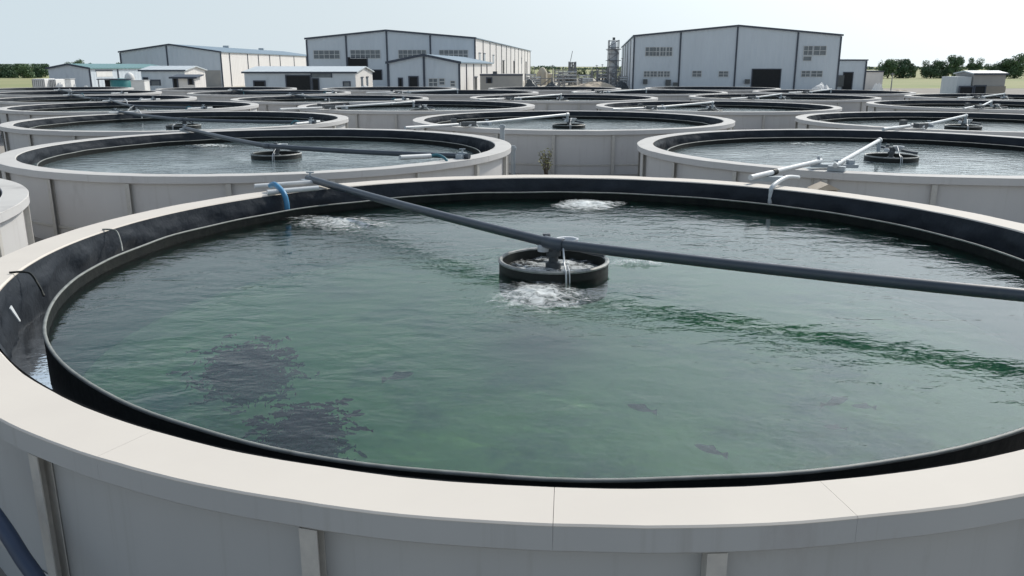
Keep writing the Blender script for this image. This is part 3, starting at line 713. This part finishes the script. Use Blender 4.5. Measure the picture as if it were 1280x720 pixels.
# 5 small hut at left
P = at_y(176, 88.5, 104); P.z = 0
b6 = Building('low_hut', P, 5.3, 7, 3.05, 3.5, 0, 'small grey hut with pale roof before the left warehouse', M_clad, M_cladw, M_roofl, ridge_dir='x')
b6.opening(180, 98, 185, 108, ground=True); b6.opening(189, 101, 200, 107, 'window', m=M_glass)
P = at_y(216, 95, 97); P.z = 0
b7 = Building('kiosk', P, 2.4, 2.2, 2.3, 2.5, R(4), 'small white kiosk with flat dark roof beside the small hut', M_cladw, M_cladw, M_trim, ridge_dir='m', over=.35)
b7.opening(217, 98, 222, 108, ground=True); b7.opening(236, 98, 241, 106)
# 6 far left building
P = at_y(60, 86, 122); P.z = 0
b8 = Building('shed_building', P, 6.3, 22, 3.25, 3.8, R(-6), 'low grey gabled building at far left with teal roof', M_clad, M_clad, M_roofteal, trims=(6.3,), side_trims=(7, 14))
for v in (1.5, 15): side_open(b8, v, v+4, 2.1, 2.9, 'window', M_whitep)
# 7 right warehouse
P = at_y(793, 47, 130); P.z = 0
w7 = Building('warehouse', P, 30.2, 80, 7.95, 9.35, R(-6.0), 'big grey warehouse at right with black doorway, pale all-grey front', M_clad, M_clad, M_roof, rpos=.505, trims=(0, 6.9, 15.2, 24, 30.2))
for v in (14, 30, 46, 62): MB().box((-.05, v, 3.9), (.08, .3, 7.8)).build('column', M_trim, w7.root)
for a in ((807, 59, 816, 70, 2), (816.5, 59, 824, 70, 2), (825.5, 59, 832, 70, 2), (833, 59, 840, 70, 2), (1005, 57.5, 1015, 69, 2), (1017.5, 57.5, 1032, 69, 2)):
    w7.window(*a[:4], a[4], 2)
w7.window(1004, 70.5, 1014, 76, 1, 1)
for a in ((805, 89, 812, 96), (813, 89, 821, 96), (822.5, 89, 829, 96), (830, 89, 837, 96), (865.5, 88.5, 876.5, 96), (898.5, 89, 910, 96), (1002, 88.5, 1012, 96), (1014, 88.5, 1027.5, 96)):
    w7.window(*a, 2, 2)
w7.opening(941, 87, 974, 108, ground=True)
w7.unit(804, 99, 809, 105); w7.unit(832, 99.5, 838, 107); w7.unit(841.5, 103, 847, 107); w7.unit(931, 99, 936.5, 104.5)
# 8 annex and low wall building
P = at_y(1046, 75, 132); P.z = 0
b9 = Building('annex', P, 4.6, 9, 4.45, 4.6, R(-4), 'small pale annex with black door right of the right warehouse', M_clad, M_cladw, M_roof, ridge_dir='m', over=.12, trims=(4.5,))
b9.opening(1055, 91, 1064, 108, ground=True); b9.unit(1046, 94, 1053, 108)
P = at_y(1081, 90, 134); P.z = 0
Building('low_shed', P, 2.9, 5, 2.75, 2.8, R(-3), 'low white shed with flat roof next to the annex', M_cladw, M_cladw, M_trim, ridge_dir='m', over=.08)
# 9 tin-roof shed at right
P = at_y(1218, 93, 92); P.z = 0
b11 = Building('pump_house', P, 3.6, 3.4, 2.75, 3.0, R(4), 'concrete pump house with tin roof standing alone at right', M_conc, M_conc, M_roofl, ridge_dir='x', over=.2)
MB().box((-.9, 1.7, 1.35), (1.6, 3.0, 2.3)).build('lean_to', M_roofl, b11.root)
b11.opening(1219, 108, 1230, 117); b11.opening(1200, 109, 1214, 117)
MB().box((2.6, -.06, .75), (2.2, .1, 1.5)).build('block_wall', M_ground, b11.root)

# ------------------------------------------------------------------ yard things
def thing_box(name, px0, px1, py0, Y, D, m, label, cat, extra=None):
    a, c = at_y(px0, py0, Y), at_y(px1, py0, Y); W, h = c.x-a.x, a.z
    t = empty(name, ((a.x+c.x)/2, Y, 0)); b = MB(); b.box((0, D/2, h/2), (W, D, h)); o = b.build('body', m, t)
    mod = o.modifiers.new('bevel', 'BEVEL'); mod.width = .06; mod.segments = 2
    if extra: extra(t, W, D, h)
    return tag(t, label, cat)
def ribs(t, W, D, h):
    b = MB(); n = 6
    for k in range(n+1): b.box((-W/2+W*k/n, -.03, h/2), (.06, .05, h*.94))
    b.build('ribs', M_steel, t)
thing_box('white_container', 40, 55, 98.5, 100, 2.4, M_whitep, 'white ribbed container, leftmost of the pale stores at left', 'container', ribs)
thing_box('white_container', 56, 69, 99, 101, 2.4, M_whitep, 'white ribbed container right of the leftmost one', 'container', ribs)
def lid(t, W, D, h): MB().box((0, D/2, h+.04), (W+.1, D+.1, .08)).build('lid', M_wpipe, t)
thing_box('bulk_tank', 80, 88, 99, 100, 1.0, M_whitep, 'small white bulk tank between the containers and grey building', 'tank', lid)
thing_box('white_box', 163, 180, 101, 99, 1.5, M_whitep, 'white box-shaped unit right of the teal tank', 'box', lid)
def tarp(px, py, Y, w, h, label, m=M_whitep, name='covered_heap', cat='heap'):
    c = at_y(px, py, Y); b = MB(); n, k = 20, 5; vs = [(0, 0, h)]; fs = []
    for j in range(1, k+1):
        for i in range(n):
            a = 2*PI*i/n; q = j/k; w_ = 1+.35*noise.noise(Vector((math.cos(a)*2, math.sin(a)*2, px)))
            vs.append((q*w/2*math.cos(a)*w_, q*w/3*math.sin(a)*w_, max(0, h*(1-q**1.6)*(1+.5*noise.noise(Vector((math.cos(a)*q*3, math.sin(a)*q*3, px+2)))))))
    for i in range(n): fs.append((0, 1+i, 1+(i+1) % n))
    for j in range(k-1):
        for i in range(n): fs.append((1+j*n+i, 1+j*n+(i+1) % n, 1+(j+1)*n+(i+1) % n, 1+(j+1)*n+i))
    return tag(b.add(vs, fs).build(name, m, loc=(c.x, Y, 0)), label, cat)
tarp(74, 104, 99, 2.0, 1.7, 'white crumpled cover over stores beside the white bulk tank')
tarp(92, 106, 98, 1.6, 1.4, 'low white covered heap right of the bulk tank')
tarp(108, 106, 98, 2.2, 1.3, 'wide white covered heap in front of the far left building')
tarp(455, 106, 94, 2.8, 1.55, 'white heap beside the white gable of the long low hut')
tarp(1026, 106, 98, 3.6, 1.65, 'white heap of sheeting right of the black doorway')
tarp(1097, 105, 100, 2.2, 1.5, 'small white heap beside the low white shed')
tarp(742, 108, 130, 9, 1.3, 'tan sand heap before the steel plant', M_sand, 'sand_heap')
tarp(1128, 110, 100, 5, .9, 'pinkish soil heap at the field edge on the right', M_sand, 'soil_heap')
c = at_y(150, 97, 102); t = empty('teal_tank', (c.x, 102, 0))
MB().lathe([(0, 0), (1.15, 0), (1.15, 2.05), (1.1, 2.12), (0, 2.2)], 28).build('body', M_tealt, t, smooth=40)
MB().lathe([(1.15, 2.0), (1.2, 2.02), (1.2, 2.12), (1.12, 2.15)], 28).build('collar', M_trim, t, smooth=40)
tag(t, 'teal round storage tank before the left warehouse', 'tank')
c = at_y(161, 89.5, 106); t = empty('dome_tank', (c.x, 106, 0))
MB().lathe([(0.62, 0), (.62, 2.1), (.5, 2.55), (.25, 2.8), (0, 2.9)], 22).build('body', M_whitep, t, smooth=50)
MB().lathe([(.64, 1.0), (.66, 1.04), (.66, 1.1), (.64, 1.14)], 22).build('band', M_steel, t)
tag(t, 'white domed tank behind the teal tank', 'tank')
t = empty('dark_shelter', (at_y(133, 98, 101).x, 101, 0))
MB().box((0, .9, 2.1), (2.3, 2.0, .12)).build('roof', M_trim, t); MB().box((0, 1.7, 1.0), (2.1, .1, 2.0)).build('back_wall', M_dark, t)
for x in (-1, 1): MB().box((x, 0, 1.02), (.1, .1, 2.04)).build('leg', M_steel, t)
tag(t, 'dark open shelter left of the teal tank', 'shelter')

def lattice(name, px0, px1, py0, Y, nz, label, cat, m=M_steel, bar=.15, fill=None, D=None):
    a, c = at_y(px0, py0, Y), at_y(px1, py0, Y); W, H = c.x-a.x, a.z; D = D or W
    t = empty(name, ((a.x+c.x)/2, Y, 0)); b = MB(); brs = {}
    for x in (-W/2, W/2):
        for y in (0, D): b.box((x, y, H/2), (bar, bar, H))
    brs = {0: MB(), D: MB()}
    for k in range(1, nz+1):
        z = H*k/nz; z0 = H*(k-1)/nz
        for y in (0, D):
            b.box((0, y, z-bar), (W, bar*.8, bar*.8))
            brs[y].tube([(-W/2, y, z0), (W/2, y, z)] if k % 2 else [(W/2, y, z0), (-W/2, y, z)], bar*.35, 5)
        for x in (-W/2, W/2): b.box((x, D/2, z-bar), (bar*.8, D, bar*.8))
    for y in brs: brs[y].build('brace', m, t)
    b.build('frame', m, t)
    if fill: fill(t, W, D, H)
    return tag(t, label, cat)
def silo_fill(t, W, D, H):
    MB().lathe([(0, 0), (W*.40, 0), (W*.40, H*.78), (W*.32, H*.80), (W*.32, H*.93), (W*.2, H*.97), (0, H*.97)], 18, c=(0, D/2, 0)).build('vessel', M_pale, t, smooth=40)
    MB().box((0, D/2, H+.25), (W*.25, W*.25, .5)).build('cap', M_metal, t)
    pf = MB()
    for k in (.55, .8): pf.box((0, D/2, H*k), (W*1.45, D*1.4, .12))
    pf.build('platform', M_steel, t)
lattice('process_tower', 762, 774, 50, 165, 7, 'tall grey process tower in scaffolding left of the right warehouse', 'tower', fill=silo_fill)
def vess_fill(t, W, D, H):
    b = MB()
    for x in (-.3, .05, .33): b.lathe([(0, .6), (W*.11, .6), (W*.11, H*.62), (0, H*.7)], 12, c=(x*W, D/2, 0))
    b.build('vessel', M_steel, t, smooth=40)
    b = MB()
    for k in range(4): b.tube([(-W/2, -.2, H*(.25+.2*k)), (W/2, -.2, H*(.25+.2*k))], .12, 8)
    b.build('pipes', M_wpipe, t)
    MB().box((0, D/2, H*.5), (W*1.05, D, .15)).build('platform', M_metal, t)
lattice('process_rack', 694, 721, 87, 160, 3, 'wide open steel rack of vessels and pipes in the plant at centre', 'rack', fill=vess_fill, D=4)
lattice('process_rack', 748, 760, 86, 170, 3, 'narrow steel rack just left of the tall process tower', 'rack', fill=vess_fill, D=3)
lattice('process_rack', 657, 670, 92, 175, 2, 'low steel rack right of the central warehouse', 'rack', fill=vess_fill, D=3)
lattice('process_rack', 724, 738, 93, 172, 2, 'low steel rack behind the sand heap', 'rack', fill=vess_fill, D=3)
def top_fill(t, W, D, H):
    b = MB()
    for x in (-.3, .0, .3): b.lathe([(0, 0), (W*.12, 0), (W*.12, H*.97), (0, H)], 10, c=(x*W, D/2, 0))
    b.build('column', M_steel, t, smooth=40)
    MB().tube([(-W*.3, D/2, H), (0, D/2, H+2.0)], .06, 5).build('mast', M_steel, t)
lattice('steel_tower', 711.5, 720, 77, 166, 4, 'slim steel tower with a pointed mast above the open rack', 'tower', fill=top_fill)
lattice('process_rack', 640+59, 640+66, 98, 150, 1, 'small low steel frame in front of the wide open rack', 'rack', bar=.16, D=2)
lattice('process_rack', 676, 690, 97, 158, 1, 'long low steel frame in front of the tan silos', 'rack', bar=.16, D=2)
lattice('process_rack', 740, 747, 88, 162, 3, 'slender steel frame between the sand heap and narrow rack', 'rack', bar=.14, D=1.5)
lattice('process_rack', 775, 784, 95, 150, 2, 'low steel frame at the foot of the process tower', 'rack', bar=.14, D=2, fill=vess_fill)
lattice('process_rack', 700, 712, 90, 172, 4, 'dense steel rack half hidden behind the wide open rack', 'rack', fill=vess_fill, D=3)
lattice('process_rack', 664, 676, 95, 160, 2, 'steel frame with pipes just left of the tan silos', 'rack', fill=vess_fill, D=2)
lattice('process_rack', 728, 741, 97, 150, 2, 'low steel frame on the sand behind the heap', 'rack', fill=vess_fill, D=2)
lattice('process_rack', 765, 776, 88, 158, 3, 'steel frame with pipes in front of the tall process tower', 'rack', D=2)
for k, (px, py, Y, lab) in enumerate(((664, 99, 140, 'dark heap of scrap right of the grey cabin'), (690, 102, 138, 'dark heap of scrap in front of the wide rack'), (757, 101, 140, 'dark heap of scrap by the narrow rack'), (777, 102, 139, 'dark heap of scrap by the right warehouse'))):
    tarp(px, py, Y, 2.6, at_y(px, py, Y).z, lab, M_metal, 'scrap_heap')
t = empty('tan_silo', (at_y(678, 90, 168).x, 168, 0))
MB().lathe([(0, 0), (1.0, 0), (1.0, 2.4), (.4, 3.3), (0, 3.4)], 20).build('body', M_tan, t, smooth=40)
b = MB()
for k in range(6): b.box((1.02*math.cos(k*PI/3), 1.02*math.sin(k*PI/3), 1.2), (.1, .1, 2.4), k*PI/3)
b.build('stays', M_wood, t); tag(t, 'tan silo with conical top at the left of the plant', 'silo')
t = empty('tan_silo', (at_y(686.5, 91, 170).x, 170, 0))
MB().lathe([(0, 0), (.8, 0), (.8, 2.1), (.0, 2.3)], 20).build('body', M_tan, t, smooth=40); MB().box((0, 0, 2.4), (.4, .4, .3)).build('cap', M_steel, t)
tag(t, 'flat-topped tan silo right of the conical one', 'silo')
for px, top, lab in ((691, 81, 'thin pole left of the wide steel rack'), (733, 92, 'short thin pole behind the sand heap'), (746, 81, 'thin pole left of the narrow rack'), (785 - 25, 62, 'tall thin pole beside the process tower'), (778, 72, 'thin pole right of the process tower'), (668, 84, 'thin pole behind the low rack by the central warehouse'), (698, 86, 'thin pole at the left of the wide rack, second one'), (704, 84, 'thin pole rising inside the wide rack'), (741, 84, 'thin pole right of the sand heap'), (753, 80, 'thin pole on the narrow rack, tallest there'), (769, 85, 'thin pole in front of the tall process tower'), (1116, 91, 'thin dark pole beside the white heap at right')):
    Y = 155 if px < 1000 else 105; c = at_y(px, top, Y)
    o = MB().tube([(0, 0, 0), (0, 0, c.z)], [.09, .05], 8).box((0, 0, c.z-.15), (.5, .08, .08)).build('pole', M_steel, loc=(c.x, Y, 0)); tag(o, lab, 'pole', 'thin poles beyond the tanks')

# ------------------------------------------------------------------ trees
def tree(px, top, Y, wpx, label, dark=False, group='trees at the field edge', n=3600, squat=.55):
    c = at_y(px, top-3*(px > 1100), Y); H = c.z; W = wpx/1063*Y
    t = empty('tree', (c.x, Y, 0)); rr = random.Random(int(px*10))
    tr = MB(); tr.tube([(0, 0, 0), (.05*H, 0, H*.3), (0, .03*H, H*.7)], [.045*H, .032*H, .01*H], 7)
    lf = MB(); cl = []
    for k in range(18):
        a = rr.uniform(0, 2*PI); q = math.sqrt(rr.random())*.74; zc = rr.uniform(.14, .86)
        sh = math.sqrt(max(.1, 1-((zc-.48)/.48)**2))
        cl.append((Vector((q*W/2*math.cos(a)*sh, q*W/2*math.sin(a)*sh, H*zc)), rr.uniform(.15, .25)*W*(.7+.3*sh)))
        tr.tube([(0, 0, H*.3), tuple(cl[-1][0]*.6+Vector((0, 0, H*.15))), tuple(cl[-1][0])], [.02*H, .012*H, .004*H], 5)
    for k in range(n):
        c0, r0 = cl[k % len(cl)]
        v = Vector((rr.gauss(0, 1), rr.gauss(0, 1), rr.gauss(0, .85))).normalized()*r0*rr.uniform(.5, 1.08)
        p = c0+v; p.z = min(max(p.z, H*.02), H*1.0)
        s = rr.uniform(.018, .034)*W+.05; d = (v.normalized()+Vector((rr.uniform(-1, 1), rr.uniform(-1, 1), rr.uniform(-.6, 1)))).normalized(); e = d.orthogonal().normalized(); f = d.cross(e)
        lf.add([p-e*s, p-f*s*.6, p+e*s, p+f*s*.6], [(0, 1, 2, 3)])
    tr.build('trunk', M_bark, t); lf.build('crown', M_leafd if dark else M_leaf, t)
    return tag(t, label, 'tree', group)
tree(4, 80.5, 270, 34, 'round green tree cut by the left edge of the photo', True)
tree(28, 80, 265, 30, 'green tree right of the one at the left edge')
tree(48, 80, 275, 30, 'green tree just left of the low grey building', True)
tree(92, 73.5, 300, 26, 'green treetop showing above the low grey building, widest one')
tree(112, 77, 300, 15, 'small treetop right of the widest one above the low building', True)
tree(134, 80, 300, 14, 'small low treetop left of the long warehouse')
tree(148, 77, 300, 14, 'treetop touching the left corner of the long warehouse', True)
tree(1112, 77, 260, 27, 'round tree right of the annex, left half of a pair')
tree(1131, 77, 262, 30, 'round tree right of the annex, right half of a pair', True)
tree(1141, 85, 275, 16, 'low bush right of the round pair')
tree(1166, 76, 258, 26, 'tree left in the group behind the pump house', True)
tree(1181, 79, 262, 26, 'pale tree in middle of the group left of pump house')
tree(1196, 72, 258, 27, 'tallest tree in the group left of the pump house')
tree(1220, 73, 262, 22, 'loose round tree rising behind the tin roof', False)
tree(1240, 83, 268, 20, 'low tree right of the tin roof')
tree(1256, 75, 262, 28, 'tree left of the tallest at the right edge', True)
tree(1272, 69.5, 258, 34, 'tallest tree at the right edge of the photo')
for k, (px, top, w, lab) in enumerate(((662, 86, 9, 'dark tree behind the low rack'), (684, 82, 9, 'dark tree behind the silos'), (724, 84, 6, 'small dark tree right of the slim tower'), (731, 83.5, 6, 'second small dark tree right of the slim tower'), (741, 88, 10, 'low tree behind the sand heap'), (757, 87, 12, 'low tree behind the narrow rack'), (778, 84, 8, 'dark tree at the left wall of right warehouse'))):
    tree(px, top, 280, w+4, lab, True, 'trees behind the plant', n=700)
# far wood on the horizon
b = MB(); rr = random.Random(3)
for k in range(9000):
    x = rr.uniform(-900, 900); h = 2.6+1.8*noise.noise(Vector((x*.02, 0, 0)))+1.2*noise.noise(Vector((x*.11, 3, 0)))
    p = Vector((x, 900+rr.uniform(-6, 6), rr.random()*h)); s = rr.uniform(.7, 1.6)
    d = Vector((rr.uniform(-1, 1), rr.uniform(-1, 0), rr.uniform(-.2, 1))).normalized(); e = d.orthogonal().normalized(); f = d.cross(e)
    b.add([p-e*s, p-f*s*.7, p+e*s, p+f*s*.7], [(0, 1, 2, 3)])
tag(b.build('far_wood', M_leafd), 'thin line of far trees along the horizon', 'wood', kind='stuff')

# ------------------------------------------------------------------ light
SAZ = math.atan2(.66, .75)      # clockwise from +Y
SEL = R(42)
HZ = 6.9
w = bpy.data.worlds.new('World'); scene.world = w; w.use_nodes = True
nt = w.node_tree; bg = nt.nodes['Background']
sky = nt.nodes.new('ShaderNodeTexSky'); sky.sky_type = 'NISHITA'; sky.sun_disc = False
sky.sun_elevation = SEL; sky.sun_rotation = SAZ; sky.air_density = 1.0; sky.dust_density = 1.0; sky.ozone_density = 1.0
# hazy summer sky: the clear-sky model whitened towards the horizon by thick bright haze
tc = nn(nt, 'ShaderNodeTexCoord'); sx = nn(nt, 'ShaderNodeSeparateXYZ'); nt.links.new(tc.outputs['Generated'], sx.inputs[0])
hr = nn(nt, 'ShaderNodeValToRGB'); nt.links.new(sx.outputs[2], hr.inputs[0]); e = hr.color_ramp.elements
hr.color_ramp.interpolation = 'EASE'
e[0].position = 0.0; e[0].color = (.97, .97, .97, 1); e[1].position = .85; e[1].color = (.12, .12, .12, 1)
q = e.new(.18); q.color = (.88, .88, .88, 1); q = e.new(.45); q.color = (.38, .38, .38, 1)
hx = nn(nt, 'ShaderNodeMapRange'); hx.inputs[1].default_value = -.5; hx.inputs[2].default_value = .55; nt.links.new(sx.outputs[0], hx.inputs[0])
hc = nn(nt, 'ShaderNodeMix', data_type='RGBA'); nt.links.new(hx.outputs[0], hc.inputs[0])
hc.inputs[6].default_value = (HZ*.84, HZ*.975, HZ*1.06, 1); hc.inputs[7].default_value = (HZ*.96, HZ*1.04, HZ*1.08, 1)
mx = nn(nt, 'ShaderNodeMix', data_type='RGBA'); nt.links.new(hr.outputs[0], mx.inputs[0]); nt.links.new(sky.outputs[0], mx.inputs[6]); nt.links.new(hc.outputs[2], mx.inputs[7])
vd = nn(nt, 'ShaderNodeVectorMath', operation='DOT_PRODUCT'); nt.links.new(tc.outputs['Generated'], vd.inputs[0]); vd.inputs[1].default_value = (math.sin(SAZ)*math.cos(SEL), math.cos(SAZ)*math.cos(SEL), math.sin(SEL))
vm = nn(nt, 'ShaderNodeMath', operation='MAXIMUM'); nt.links.new(vd.outputs['Value'], vm.inputs[0]); vm.inputs[1].default_value = 0
vp = nn(nt, 'ShaderNodeMath', operation='POWER'); nt.links.new(vm.outputs[0], vp.inputs[0]); vp.inputs[1].default_value = 6
gx = nn(nt, 'ShaderNodeMix', data_type='RGBA', blend_type='ADD'); nt.links.new(vp.outputs[0], gx.inputs[0]); nt.links.new(mx.outputs[2], gx.inputs[6]); gx.inputs[7].default_value = (HZ*2.1, HZ*2.35, HZ*2.5, 1); gx.clamp_factor = True
nt.links.new(gx.outputs[2], bg.inputs[0]); bg.inputs[1].default_value = .12
sl = bpy.data.lights.new('sun', 'SUN'); sl.energy = 3.6; sl.angle = R(2.6); sl.color = (1, .93, .82)
so = bpy.data.objects.new('sun', sl); col.objects.link(so)
d = Vector((math.sin(SAZ)*math.cos(SEL), math.cos(SAZ)*math.cos(SEL), math.sin(SEL)))
so.rotation_euler = d.to_track_quat('Z', 'Y').to_euler(); so.location = (0, 0, 60)
scene.view_settings.view_transform = 'Standard'; scene.view_settings.look = 'None'; scene.view_settings.gamma = 1
scene.view_settings.use_curve_mapping = False
scene.view_settings.exposure = -0.1
